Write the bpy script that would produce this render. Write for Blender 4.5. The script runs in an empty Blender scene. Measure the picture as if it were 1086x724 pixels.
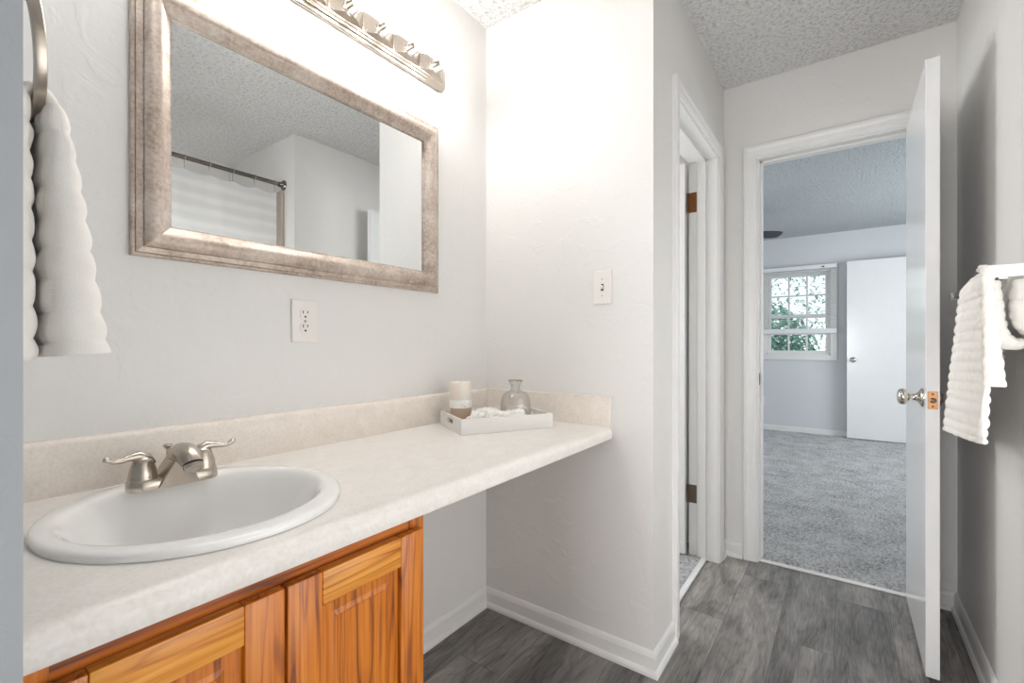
import bpy, bmesh, math, random
from mathutils import Vector, Matrix, noise as mnoise
random.seed(7)
SC = bpy.context.scene
COL = SC.collection
PI = math.pi

# ------------------------------------------------------------------ camera, world, lights, exposure
H = 2.44                                  # ceiling height
TH = 0.6251
FPX, CAM_Z = 488.67, 1.101
cam_d = bpy.data.cameras.new('camera')
cam_d.sensor_width = 36.0
cam_d.lens = FPX / 1086 * 36.0
cam_d.shift_y = 3.2 / 1086
cam_d.clip_start = 0.01
cam = bpy.data.objects.new('camera', cam_d); COL.objects.link(cam)
cam.location = (0, 0, CAM_Z)
cam.rotation_euler = (PI / 2, 0, TH - PI / 2)
SC.camera = cam

SC.view_settings.view_transform = 'Standard'
SC.view_settings.look = 'None'
SC.view_settings.gamma = 1.0
SC.view_settings.use_curve_mapping = False
SC.view_settings.exposure = 0.07

W = bpy.data.worlds.new('world'); SC.world = W
W.use_nodes = True
wn = W.node_tree.nodes; wn.clear()
wo = wn.new('ShaderNodeOutputWorld'); wb = wn.new('ShaderNodeBackground')
wb.inputs['Color'].default_value = (0.93, 0.97, 1.0, 1)
wb.inputs['Strength'].default_value = 1.3
W.node_tree.links.new(wb.outputs[0], wo.inputs[0])

BULB = 60.0                               # radiance of the vanity globes
def area(name, loc, rot, sx, sy, power, color, spread=180):
    d = bpy.data.lights.new(name, 'AREA'); d.shape = 'RECTANGLE'
    d.size, d.size_y, d.energy, d.color = sx, sy, power, color
    d.spread = math.radians(spread)
    o = bpy.data.objects.new(name, d); COL.objects.link(o)
    o.location = loc; o.rotation_euler = rot
    return o
COOL = (0.92, 0.97, 1.0)
area('bedroom_daylight', (4.95, -1.96, 1.45), (PI / 2, 0, 0), 1.5, 1.3, 44, COOL)                # in the bedroom side window, faces +Y
area('bedroom_daylight_rear', (3.9, 2.86, 1.45), (-PI / 2, 0, 0), 1.5, 1.3, 16, COOL)            # in the opposite window, faces -Y
area('adjoining_fill', (-2.62, 0.30, 1.10), (PI / 2, 0, -PI / 2 - 0.05), 0.8, 1.2, 42, (0.99, 0.99, 1.0))   # added fill lamp shining through the doorway behind the camera, faces +X
area('tub_fill', (0.80, -1.285, 0.80), (PI / 2, 0, 0), 1.2, 0.8, 29, (0.99, 0.995, 1.0), 120)     # added fill lamp in the tub alcove, softened by the shower curtain
area('side_room_fill', (2.05, 2.28, 1.5), (-PI / 2, 0, 0), 0.6, 0.9, 21, (0.98, 0.99, 1.0))  # added lamp, unseen in the side room, brightens its door and the hall

# ------------------------------------------------------------------ materials
def lin(c):
    return tuple(((v / 255) / 12.92 if v / 255 <= 0.04045 else ((v / 255 + 0.055) / 1.055) ** 2.4) for v in c)
class NT:
    def __init__(s, name):
        s.m = bpy.data.materials.new(name); s.m.use_nodes = True
        s.t = s.m.node_tree; s.n = s.t.nodes
        s.b = s.n['Principled BSDF']; s.out = s.n['Material Output']
        s._co = None
    def new(s, typ, **kw):
        n = s.n.new(typ)
        for k, v in kw.items():
            if hasattr(n, k): setattr(n, k, v)
        return n
    def link(s, a, b): s.t.links.new(a, b)
    def coords(s, scale=(1, 1, 1), rnd=False, rot=(0, 0, 0)):
        tc = s.new('ShaderNodeTexCoord'); mp = s.new('ShaderNodeMapping')
        mp.inputs['Scale'].default_value = scale
        mp.inputs['Rotation'].default_value = rot
        s.link(tc.outputs['Object'], mp.inputs['Vector'])
        if rnd:
            oi = s.new('ShaderNodeObjectInfo'); mu = s.new('ShaderNodeMath', operation='MULTIPLY')
            mu.inputs[1].default_value = 37.0
            s.link(oi.outputs['Random'], mu.inputs[0]); s.link(mu.outputs[0], mp.inputs['Location'])
        return mp.outputs['Vector']
    def noise(s, vec, scale, detail=3, rough=0.5, dist=0.0):
        n = s.new('ShaderNodeTexNoise'); s.link(vec, n.inputs['Vector'])
        n.inputs['Scale'].default_value = scale; n.inputs['Detail'].default_value = detail
        n.inputs['Roughness'].default_value = rough; n.inputs['Distortion'].default_value = dist
        return n.outputs['Fac']
    def ramp(s, fac, stops):
        r = s.new('ShaderNodeValToRGB'); s.link(fac, r.inputs[0])
        e = r.color_ramp.elements
        while len(e) < len(stops): e.new(0.5)
        for el, (p, c) in zip(e, stops):
            el.position = p; el.color = (*c, 1)
        return r.outputs['Color']
    def mix(s, fac, a, b, mode='MIX'):
        n = s.new('ShaderNodeMix', data_type='RGBA', blend_type=mode)
        for key, v in ((0, fac), (6, a), (7, b)):
            if hasattr(v, 'links'): s.link(v, n.inputs[key])
            elif key == 0: n.inputs[0].default_value = v
            else: n.inputs[key].default_value = (*v, 1)
        return n.outputs[2]
    def math(s, op, a, b=0.0):
        n = s.new('ShaderNodeMath', operation=op)
        for i, v in enumerate((a, b)):
            if hasattr(v, 'links'): s.link(v, n.inputs[i])
            else: n.inputs[i].default_value = v
        return n.outputs[0]
    def bump(s, h, strength=0.3, dist=0.01):
        n = s.new('ShaderNodeBump'); s.link(h, n.inputs['Height'])
        n.inputs['Strength'].default_value = strength; n.inputs['Distance'].default_value = dist
        s.link(n.outputs[0], s.b.inputs['Normal'])
    def setc(s, c):
        if hasattr(c, 'links'): s.link(c, s.b.inputs['Base Color'])
        else: s.b.inputs['Base Color'].default_value = (*c, 1)
    def pr(s, rough=0.5, metal=0.0, **kw):
        s.b.inputs['Roughness'].default_value = rough; s.b.inputs['Metallic'].default_value = metal
        for k, v in kw.items(): s.b.inputs[k.replace('_', ' ')].default_value = v
        return s

def m_paint(name, col, rough=0.55, bump=0.25, sc=1.0):
    k = NT(name); v = k.coords()
    k.setc(k.ramp(k.noise(v, 3, 2), [(0.3, tuple(c * 0.985 for c in col)), (0.7, col)]))
    a = k.noise(v, 9 * sc, 4, 0.55, 1.6)
    a = k.ramp(a, [(0.52, (0, 0, 0)), (0.62, (1, 1, 1))])
    b = k.noise(v, 90 * sc, 2, 0.5)
    h = k.math('ADD', k.math('MULTIPLY', a, 0.5), k.math('MULTIPLY', b, 0.35))
    k.bump(h, bump, 0.004); k.pr(rough); return k.m
def m_plain(name, col, rough=0.5, metal=0.0, **kw):
    k = NT(name); v = k.coords()
    k.setc(k.ramp(k.noise(v, 14, 3), [(0.3, tuple(c * 0.98 for c in col)), (0.7, col)]))
    k.pr(rough, metal, **kw); return k.m
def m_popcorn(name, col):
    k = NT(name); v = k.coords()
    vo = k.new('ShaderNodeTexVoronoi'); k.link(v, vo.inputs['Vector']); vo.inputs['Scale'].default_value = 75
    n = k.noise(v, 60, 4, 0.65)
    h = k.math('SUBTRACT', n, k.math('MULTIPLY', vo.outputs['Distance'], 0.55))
    k.setc(k.ramp(n, [(0.32, tuple(c * 0.70 for c in col)), (0.52, col)]))  # low spots darkened in the colour, painted shade between the bumps
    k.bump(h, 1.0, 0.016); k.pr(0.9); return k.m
def m_wood(name, axis, dark, mid, light, scale=1.0, rough=0.33):
    k = NT(name)
    s = [150 * scale] * 3; s[axis] = 3.5 * scale
    pores = k.noise(k.coords(tuple(s), rnd=True), 1.0, 3, 0.6, 0.3)
    s2 = [15 * scale] * 3; s2[axis] = 1.5 * scale
    v2 = k.coords(tuple(s2), rnd=True)
    field = k.noise(v2, 1.0, 2, 0.5, 0.25)
    rings = k.math('FRACT', k.math('MULTIPLY', field, 7.0))
    ringt = k.ramp(rings, [(0.0, (0.25,) * 3), (0.15, (0.75,) * 3), (0.7, (1.0,) * 3), (0.93, (0.55,) * 3), (1.0, (0.25,) * 3)])
    f = k.math('ADD', k.math('MULTIPLY', pores, 0.70), k.math('MULTIPLY', ringt, 0.26))
    k.setc(k.ramp(f, [(0.36, dark), (0.56, mid), (0.76, light)]))
    k.bump(pores, 0.12, 0.001); k.pr(rough, Coat_Weight=0.25, Coat_Roughness=0.2); return k.m
def m_metal(name, col, rough=0.28, streak=None):
    k = NT(name); v = k.coords((1, 1, 1) if streak is None else streak)
    n = k.noise(v, 60, 3)
    k.setc(k.ramp(n, [(0.3, tuple(c * 0.92 for c in col)), (0.7, col)]))
    k.b.inputs['Metallic'].default_value = 1.0; k.b.inputs['Roughness'].default_value = rough; return k.m

M = {}
WHITE = lin((232, 230, 227))
M['wall'] = m_paint('paint_warm_white', lin((229, 227, 224)), 0.5, 0.30)
M['hall'] = M['wall']
M['bedroom'] = m_paint('paint_bedroom_grey', lin((216, 218, 221)), 0.6, 0.10)
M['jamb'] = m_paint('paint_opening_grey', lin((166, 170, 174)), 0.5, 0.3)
M['trim'] = m_plain('trim_semigloss_white', lin((233, 232, 230)), 0.32)
M['door'] = m_plain('door_semigloss_white', lin((240, 240, 240)), 0.2, Coat_Weight=0.5, Coat_Roughness=0.14)
M['popcorn'] = m_popcorn('popcorn_ceiling', lin((246, 245, 243)))
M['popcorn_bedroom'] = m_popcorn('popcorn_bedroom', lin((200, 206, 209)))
M['plastic'] = m_plain('white_plastic', lin((236, 231, 226)), 0.35)
M['slot'] = m_plain('dark_slot', lin((36, 32, 30)), 0.6)
M['ceramic'] = m_plain('white_ceramic', lin((248, 247, 245)), 0.12, Coat_Weight=0.6, Coat_Roughness=0.05)
M['nickel'] = m_metal('brushed_nickel', lin((196, 186, 174)), 0.27)
M['polished'] = m_metal('polished_nickel', lin((214, 208, 200)), 0.12)
M['chrome'] = m_metal('chrome', lin((206, 204, 200)), 0.08)
M['lamp_metal'] = m_metal('satin_nickel_fixture', lin((205, 194, 182)), 0.2)
M['brass'] = m_metal('aged_brass', lin((196, 150, 110)), 0.3)
M['bronze'] = m_metal('copper_hinge', lin((128, 82, 48)), 0.38)
M['steel_hinge'] = m_metal('dark_nickel_hinge', lin((112, 100, 90)), 0.35)
M['rod'] = m_metal('dark_chrome_rod', lin((120, 112, 106)), 0.2)
M['fan'] = m_wood('dark_fan_wood', 0, lin((38, 40, 46)), lin((48, 50, 56)), lin((60, 62, 68)), 1.0, 0.5)
M['fan_metal'] = m_metal('dark_fan_metal', lin((60, 60, 64)), 0.4)
OAK = (lin((132, 62, 8)), lin((206, 116, 26)), lin((226, 142, 44)))
M['oak_z'] = m_wood('oak_vertical_grain', 2, *OAK)
M['oak_x'] = m_wood('oak_rail_grain', 0, lin((176, 96, 22)), lin((228, 150, 56)), lin((240, 174, 80)))
M['oak_frame'] = m_wood('oak_frame_grain', 0, lin((112, 50, 8)), lin((180, 94, 20)), lin((204, 120, 34)))
M['wax'] = m_plain('cream_wax', lin((230, 222, 211)), 0.55, Subsurface_Weight=0.2)
M['tan'] = m_plain('tan_wax', lin((200, 174, 150)), 0.6)
M['ribbon'] = m_plain('pale_ribbon', lin((248, 245, 240)), 0.7)
M['tray'] = m_plain('tray_white_paint', lin((232, 229, 225)), 0.4)
M['pebble'] = m_plain('white_pebbles', lin((238, 235, 230)), 0.6)
M['wick'] = m_plain('wick', lin((210, 200, 186)), 0.8)
M['blind'] = m_plain('blind_white', lin((236, 238, 240)), 0.45)
M['bark'] = m_wood('bark', 2, lin((60, 52, 46)), lin((84, 74, 64)), lin((104, 94, 84)), 0.5, 0.9)
M['surround'] = m_plain('tub_surround_beige', lin((186, 174, 162)), 0.4)
M['leaf'] = m_plain('leaf_green', lin((140, 186, 170)), 0.6)
M['leaf2'] = m_plain('leaf_pale_green', lin((168, 204, 190)), 0.6)
M['lawn'] = m_plain('lawn_green', lin((110, 140, 110)), 0.9)

k = NT('laminate_counter'); v = k.coords()
n1 = k.noise(v, 26, 5, 0.6, 0.6); n2 = k.noise(v, 160, 2)
k.setc(k.mix(0.35, k.ramp(n1, [(0.32, lin((233, 227, 220))), (0.66, lin((243, 239, 234)))]), k.ramp(n2, [(0.35, lin((226, 219, 211))), (0.6, lin((243, 239, 234)))])))
k.pr(0.34); M['counter'] = k.m
k = NT('laminate_splash'); v = k.coords()
n1 = k.noise(v, 22, 5, 0.6, 0.6); n2 = k.noise(v, 150, 2)
k.setc(k.mix(0.35, k.ramp(n1, [(0.32, lin((226, 216, 205))), (0.66, lin((238, 230, 221)))]), k.ramp(n2, [(0.35, lin((220, 209, 197))), (0.6, lin((240, 232, 223)))])))
k.pr(0.4); M['splash'] = k.m

k = NT('mirror_glass'); k.setc((0.80, 0.82, 0.82)); k.pr(0.01, 1.0); M['mirror'] = k.m
k = NT('mirror_frame_champagne'); v = k.coords()
n1 = k.noise(v, 14, 5, 0.65, 0.4); n2 = k.noise(v, 120, 3, 0.6)
f = k.math('ADD', k.math('MULTIPLY', n1, 0.6), k.math('MULTIPLY', n2, 0.4))
k.setc(k.ramp(f, [(0.34, lin((150, 134, 121))), (0.5, lin((190, 175, 162))), (0.66, lin((214, 203, 193)))]))
k.pr(0.42, 0.35); k.bump(n2, 0.15, 0.001); M['frame'] = k.m

k = NT('vinyl_plank_floor'); v = k.coords()
br = k.new('ShaderNodeTexBrick', offset=0.37, offset_frequency=2)
k.link(v, br.inputs['Vector'])
br.inputs['Scale'].default_value = 1.0; br.inputs['Brick Width'].default_value = 1.22; br.inputs['Row Height'].default_value = 0.18
br.inputs['Mortar Size'].default_value = 0.0011; br.inputs['Mortar Smooth'].default_value = 0.3
br.inputs['Color1'].default_value = (0, 0, 0, 1); br.inputs['Color2'].default_value = (1, 1, 1, 1); br.inputs['Mortar'].default_value = (0, 0, 0, 1)
vg = k.coords((1.5, 6.5, 1))
addv = k.new('ShaderNodeVectorMath', operation='ADD'); sc_ = k.new('ShaderNodeVectorMath', operation='SCALE'); sc_.inputs['Scale'].default_value = 23.0
k.link(br.outputs['Color'], sc_.inputs[0]); k.link(vg, addv.inputs[0]); k.link(sc_.outputs[0], addv.inputs[1])
fld = k.noise(addv.outputs[0], 1.5, 2, 0.5, 0.9)
rg = k.math('FRACT', k.math('MULTIPLY', fld, 7.0))
rgt = k.ramp(rg, [(0.0, (0.35,) * 3), (0.2, (0.85,) * 3), (0.7, (1.0,) * 3), (0.92, (0.6,) * 3), (1.0, (0.35,) * 3)])
blot = k.noise(addv.outputs[0], 1.1, 4, 0.6, 0.6)
g2 = k.noise(k.coords((7, 110, 1)), 1.4, 4, 0.65, 0.4)
f = k.math('ADD', k.math('ADD', k.math('MULTIPLY', blot, 0.60), k.math('MULTIPLY', rgt, 0.08)), k.math('MULTIPLY', g2, 0.26))
base = k.ramp(f, [(0.36, lin((72, 69, 68))), (0.47, lin((116, 113, 111))), (0.56, lin((146, 142, 139))), (0.66, lin((180, 175, 171)))])
vs_ = k.new('ShaderNodeVectorMath', operation='MULTIPLY'); vs_.inputs[1].default_value = (0.8, 1.7, 1)
k.link(addv.outputs[0], vs_.inputs[0])
strk = k.ramp(k.noise(vs_.outputs[0], 1.3, 5, 0.7, 1.4), [(0.58, (1, 1, 1)), (0.66, (0.62, 0.61, 0.61)), (0.72, (0.46, 0.45, 0.45))])
base = k.mix(1.0, base, strk, 'MULTIPLY')
tint = k.ramp(br.outputs['Color'], [(0.0, (0.84, 0.84, 0.84)), (1.0, (1.22, 1.20, 1.18))])
c = k.mix(1.0, base, tint, 'MULTIPLY')
c = k.mix(br.outputs['Fac'], c, lin((84, 80, 78)))
k.setc(c); k.pr(0.42); k.bump(g2, 0.10, 0.001); M['plank'] = k.m

k = NT('grey_carpet'); v = k.coords()
n1 = k.noise(v, 62, 6, 0.85); n2 = k.noise(v, 6, 4, 0.7)
f = k.math('ADD', k.math('MULTIPLY', n1, 0.76), k.math('MULTIPLY', n2, 0.24))
k.setc(k.ramp(f, [(0.39, lin((96, 95, 95))), (0.48, lin((200, 199, 199))), (0.56, lin((240, 240, 241)))]))
k.bump(n1, 1.0, 0.02); k.pr(0.95, Sheen_Weight=0.3); M['carpet'] = k.m

def m_cloth(name, col, rough=0.9):
    k = NT(name); v = k.coords()
    n = k.noise(v, 500, 2); k.setc(k.ramp(k.noise(v, 30, 3), [(0.3, tuple(c * 0.95 for c in col)), (0.7, col)]))
    k.bump(n, 0.35, 0.002); k.pr(rough, Sheen_Weight=0.25, Subsurface_Weight=0.0)
    return k.m
M['towel'] = m_cloth('white_seersucker_towel', lin((242, 238, 232)))
k = NT('striped_curtain'); v = k.coords((1, 1, 1))
w = k.new('ShaderNodeTexWave', wave_type='BANDS', bands_direction='Z'); k.link(v, w.inputs['Vector'])
w.inputs['Scale'].default_value = 4.2; w.inputs['Distortion'].default_value = 0.5; w.inputs['Detail Scale'].default_value = 0.6
w2 = k.noise(k.coords((3, 3, 28)), 1.6, 2)
f = k.math('ADD', k.math('MULTIPLY', w.outputs['Fac'], 0.5), k.math('MULTIPLY', w2, 0.5))
k.setc(k.ramp(f, [(0.30, lin((222, 222, 222))), (0.5, lin((230, 230, 229))), (0.68, lin((244, 243, 241)))]))
k.pr(0.8)
tl_ = k.new('ShaderNodeBsdfTranslucent'); tl_.inputs[0].default_value = (0.92, 0.92, 0.91, 1)
mx_ = k.new('ShaderNodeMixShader'); mx_.inputs[0].default_value = 0.45
k.link(k.b.outputs[0], mx_.inputs[1]); k.link(tl_.outputs[0], mx_.inputs[2]); k.link(mx_.outputs[0], k.out.inputs['Surface'])
M['curtain'] = k.m

def m_glass(name, tint=(1, 1, 1), glossy=0.08, rough=0.02):
    k = NT(name); k.n.remove(k.b)
    tr = k.new('ShaderNodeBsdfTransparent'); tr.inputs[0].default_value = (*tint, 1)
    gl = k.new('ShaderNodeBsdfGlossy'); gl.inputs['Roughness'].default_value = rough
    lw = k.new('ShaderNodeLayerWeight'); lw.inputs['Blend'].default_value = 0.25
    mu = k.math('MULTIPLY', lw.outputs['Facing'], 0.9); ad = k.math('ADD', mu, glossy)
    mx = k.new('ShaderNodeMixShader'); k.link(ad, mx.inputs[0]); k.link(tr.outputs[0], mx.inputs[1]); k.link(gl.outputs[0], mx.inputs[2])
    k.link(mx.outputs[0], k.out.inputs['Surface']); return k.m
M['pane'] = m_glass('window_glass', (0.97, 0.99, 0.99), 0.03)
M['bottle'] = m_glass('speckled_bottle_glass', (0.975, 0.97, 0.96), 0.05, 0.04)
k = NT('lit_globe'); k.b.inputs['Base Color'].default_value = (1, 1, 1, 1)
k.b.inputs['Emission Color'].default_value = (1.0, 0.975, 0.95, 1); k.b.inputs['Emission Strength'].default_value = BULB
k.pr(0.2); M['bulb'] = k.m

# ------------------------------------------------------------------ mesh helpers
ORG = {}
def tag(o, label, cat, group=None, kind=None):
    o['label'] = label; o['category'] = cat
    if group: o['group'] = group
    if kind: o['kind'] = kind
    return o
def empty(name, loc, label=None, cat=None, group=None):
    o = bpy.data.objects.new(name, None); COL.objects.link(o)
    o.empty_display_size = 0.05
    o.location = loc; ORG[o] = Vector(loc)
    if label: tag(o, label, cat, group)
    return o
class MB:
    def __init__(s): s.v = []; s.f = []
    def add(s, vs, fs):
        o = len(s.v); s.v += [tuple(p) for p in vs]; s.f += [tuple(i + o for i in f) for f in fs]; return s
    def box(s, x0, x1, y0, y1, z0, z1):
        if x0 > x1: x0, x1 = x1, x0
        if y0 > y1: y0, y1 = y1, y0
        if z0 > z1: z0, z1 = z1, z0
        vs = [(x, y, z) for z in (z0, z1) for y in (y0, y1) for x in (x0, x1)]
        return s.add(vs, [(0, 2, 3, 1), (4, 5, 7, 6), (0, 1, 5, 4), (2, 6, 7, 3), (0, 4, 6, 2), (1, 3, 7, 5)])
    def rbox(s, x0, x1, y0, y1, z0, z1, r=0.003, seg=2):
        bm = bmesh.new(); t = MB().box(x0, x1, y0, y1, z0, z1)
        vs = [bm.verts.new(p) for p in t.v]
        for f in t.f: bm.faces.new([vs[i] for i in f])
        bmesh.ops.bevel(bm, geom=list(bm.edges), offset=r, segments=seg, affect='EDGES', profile=0.5)
        bm.verts.index_update()
        s.add([v.co[:] for v in bm.verts], [[v.index for v in f.verts] for f in bm.faces]); bm.free(); return s
    def loft(s, rings, closed=True, cap=True):
        n = len(rings[0]); vs = [p for r in rings for p in r]; fs = []
        for i in range(len(rings) - 1):
            for j in range(n if closed else n - 1):
                a = i * n + j; b = i * n + (j + 1) % n
                fs.append((a, b, b + n, a + n))
        if cap:
            fs.append(tuple(range(n))[::-1]); fs.append(tuple(range((len(rings) - 1) * n, len(rings) * n)))
        return s.add(vs, fs)
    def lathe(s, prof, c, axis='Z', n=32, cap=True):
        A = {'Z': (Vector((1, 0, 0)), Vector((0, 1, 0)), Vector((0, 0, 1))), 'Y': (Vector((0, 0, 1)), Vector((1, 0, 0)), Vector((0, 1, 0))),
             '-Y': (Vector((1, 0, 0)), Vector((0, 0, 1)), Vector((0, -1, 0))), 'X': (Vector((0, 1, 0)), Vector((0, 0, 1)), Vector((1, 0, 0))),
             '-X': (Vector((0, 0, 1)), Vector((0, 1, 0)), Vector((-1, 0, 0)))}[axis]
        c = Vector(c); rings = []
        for r, h in prof:
            rings.append([c + A[2] * h + (A[0] * math.cos(2 * PI * j / n) + A[1] * math.sin(2 * PI * j / n)) * max(r, 1e-4) for j in range(n)])
        return s.loft(rings, True, cap)
    def tube(s, pts, rad, n=12, sq=None):
        P = [Vector(p) for p in pts]; R = rad if isinstance(rad, (list, tuple)) else [rad] * len(P)
        rings = []; up = None
        for i, p in enumerate(P):
            t = (P[min(i + 1, len(P) - 1)] - P[max(i - 1, 0)]).normalized()
            if up is None:
                up = Vector((0, 0, 1)) if abs(t.z) < 0.9 else Vector((1, 0, 0))
            up = (up - t * up.dot(t)).normalized(); sd = t.cross(up)
            ring = []
            for j in range(n):
                a = 2 * PI * (j + 0.5) / n
                ca, sa = math.cos(a), math.sin(a)
                if sq:
                    e = 2 / sq; ca = math.copysign(abs(ca) ** e, ca); sa = math.copysign(abs(sa) ** e, sa)
                ring.append(p + (sd * ca + up * sa) * R[i])
            rings.append(ring)
        return s.loft(rings)
    def extrude(s, poly, fn0, fn1):
        """poly of 2D points, fn maps (a,b)->3D at the two ends"""
        return s.loft([[fn0(*p) for p in poly], [fn1(*p) for p in poly]])
    def build(s, name, mat, parent=None, smooth=False, kind=None, org=None, bevel=0, auto=None):
        vs = [Vector(p) for p in s.v]
        if parent is not None: base = ORG[parent]
        elif org is not None: base = Vector(org)
        else:
            xs, ys, zs = zip(*s.v); base = Vector(((min(xs) + max(xs)) / 2, (min(ys) + max(ys)) / 2, min(zs)))
        me = bpy.data.meshes.new(name)
        me.from_pydata([(p - base)[:] for p in vs], [], s.f); me.validate(); me.update()
        bm = bmesh.new(); bm.from_mesh(me)
        bmesh.ops.recalc_face_normals(bm, faces=bm.faces); bm.to_mesh(me); bm.free()
        for m in (mat if isinstance(mat, list) else [mat]): me.materials.append(m)
        o = bpy.data.objects.new(name, me); COL.objects.link(o)
        ORG[o] = base
        if parent is not None: o.parent = parent
        else: o.location = base
        if smooth:
            for p in me.polygons: p.use_smooth = True
            if auto is not None: me.set_sharp_from_angle(angle=math.radians(auto))
        if bevel:
            b = o.modifiers.new('bevel', 'BEVEL'); b.width = bevel; b.segments = 2; b.limit_method = 'ANGLE'
        if kind: o['kind'] = kind
        return o
def struct(name, mb, mat, parent=None, **kw):
    o = mb.build(name, mat, parent, **kw)
    if parent is None: o['kind'] = 'structure'
    return o

# ------------------------------------------------------------------ geometry constants of the place
Xp, Ym, Ye, Xf, Yr, X0, YJ = 1.5229, 1.2343, 0.5173, 2.6241, -0.3776, 0.07, 0.5326
WT = 0.14                                   # hall wall thickness
XB = 6.72                                   # bedroom window wall
OA, OB = 1.795, 2.487                       # side door opening along X
DA, DB = -0.249, 0.352                      # bedroom door opening along Y
DH = 2.04

# ------------------------------------------------------------------ room shell
struct('floor_bathroom', MB().box(-0.06, Xf + 0.02, -1.3, Ym, -0.05, 0).box(1.64, OA - 0.02, Ye, Ye + 0.01, -0.05, 0), M['plank'], org=(0, 0.03, 0))
struct('floor_adjoining', MB().box(-2.7, -0.06, -1.3, Ym, -0.05, 0), M['carpet'])
struct('ceiling_bathroom', MB().box(-0.06, Xf + 0.06, -1.4, Ym + 0.1, H, H + 0.06), M['popcorn'])
struct('ceiling_adjoining', MB().box(-2.7, -0.06, -1.4, Ym + 0.1, H, H + 0.06), M['popcorn'])
struct('wall_back', MB().box(-0.06, Xp + 0.1157, Ym, Ym + 0.1, 0, H), M['wall'])
struct('wall_partition', MB().box(Xp, Xp + 0.1157, Ye + WT, Ym, 0, H), M['wall'])
struct('wall_hall', MB().box(Xp, OA - 0.02, Ye, Ye + WT, 0, H).box(OB + 0.02, Xf, Ye, Ye + WT, 0, H).box(OA - 0.02, OB + 0.02, Ye, Ye + WT, DH + 0.02, H), M['hall'])
struct('wall_far', MB().box(Xf, Xf + 0.115, DB + 0.02, 2.9, 0, H).box(Xf, Xf + 0.115, -2.0, DA - 0.02, 0, H).box(Xf, Xf + 0.115, DA - 0.02, DB + 0.02, DH + 0.02, H), M['hall'])
struct('wall_right', MB().box(1.565, Xf, Yr - 0.115, Yr, 0, H), M['hall'])
struct('wall_alcove_end', MB().box(1.565, 1.68, -1.3, Yr - 0.115, 0, H), M['hall'])
struct('wall_alcove_back', MB().box(X0, 1.68, -1.4, -1.3, 0, 0.4).box(X0, 1.68, -1.4, -1.3, 1.2, H).box(X0, 0.2, -1.4, -1.3, 0.4, 1.2).box(1.4, 1.68, -1.4, -1.3, 0.4, 1.2), M['hall'])
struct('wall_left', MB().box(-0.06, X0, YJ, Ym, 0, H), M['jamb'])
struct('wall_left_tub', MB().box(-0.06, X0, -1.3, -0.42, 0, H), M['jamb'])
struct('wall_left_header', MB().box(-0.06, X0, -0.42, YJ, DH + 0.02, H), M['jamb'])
struct('wall_adjoining', MB().box(-2.7, -0.06, Ym, Ym + 0.1, 0, H).box(-2.7, -0.06, -1.4, -1.3, 0, H)
       .box(-2.8, -2.7, -1.4, Ym + 0.1, 0, 0.45).box(-2.8, -2.7, -1.4, Ym + 0.1, 1.75, H).box(-2.8, -2.7, -1.4, -0.05, 0.45, 1.75).box(-2.8, -2.7, 0.85, Ym + 0.1, 0.45, 1.75), M['hall'])
struct('trim_surround', MB().rbox(1.545, 1.565, -1.3, -0.50, 0, 2.10, 0.006), M['surround'])
# side room behind the left hall door
SRX0, SRX1, SRY1 = Xp + 0.1157, Xf, 2.3
struct('wall_side_room', MB().box(SRX0 - 0.06, SRX0, Ym + 0.1, SRY1, 0, H).box(SRX0 - 0.06, 1.75, SRY1, SRY1 + 0.1, 0, H).box(2.35, SRX1, SRY1, SRY1 + 0.1, 0, H)
       .box(1.75, 2.35, SRY1, SRY1 + 0.1, 0, 1.0).box(1.75, 2.35, SRY1, SRY1 + 0.1, 2.0, H), M['hall'])
struct('floor_side_room', MB().box(SRX0, SRX1, Ye + 0.075, SRY1, -0.04, 0.012), M['carpet'])
struct('ceiling_side_room', MB().box(SRX0 - 0.06, SRX1, Ye + WT, SRY1 + 0.1, H + 0.0, H + 0.06), M['popcorn'])

# bedroom shell
WY0, WY1, WZ0, WZ1 = 0.135, 0.815, 0.975, 2.0      # window opening
BX0, BY0, BY1 = Xf + 0.115, -2.0, 2.9
struct('wall_bedroom_window', MB().box(XB, XB + 0.12, BY0, WY0, 0, H).box(XB, XB + 0.12, WY1, BY1, 0, H).box(XB, XB + 0.12, WY0, WY1, 0, WZ0).box(XB, XB + 0.12, WY0, WY1, WZ1, H), M['bedroom'])
def side_wall(y0, y1, xa, xb):
    return MB().box(BX0 - 0.115, xa, y0, y1, 0, H).box(xb, XB + 0.12, y0, y1, 0, H).box(xa, xb, y0, y1, 0, 0.8).box(xa, xb, y0, y1, 2.1, H)
struct('wall_bedroom_right', side_wall(BY0 - 0.12, BY0, 4.2, 5.7), M['bedroom'])
struct('wall_bedroom_left', side_wall(BY1, BY1 + 0.12, 3.15, 4.65), M['bedroom'])
struct('ceiling_bedroom', MB().box(BX0 - 0.055, XB + 0.12, BY0 - 0.12, BY1 + 0.12, H, H + 0.06), M['popcorn_bedroom'])
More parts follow.
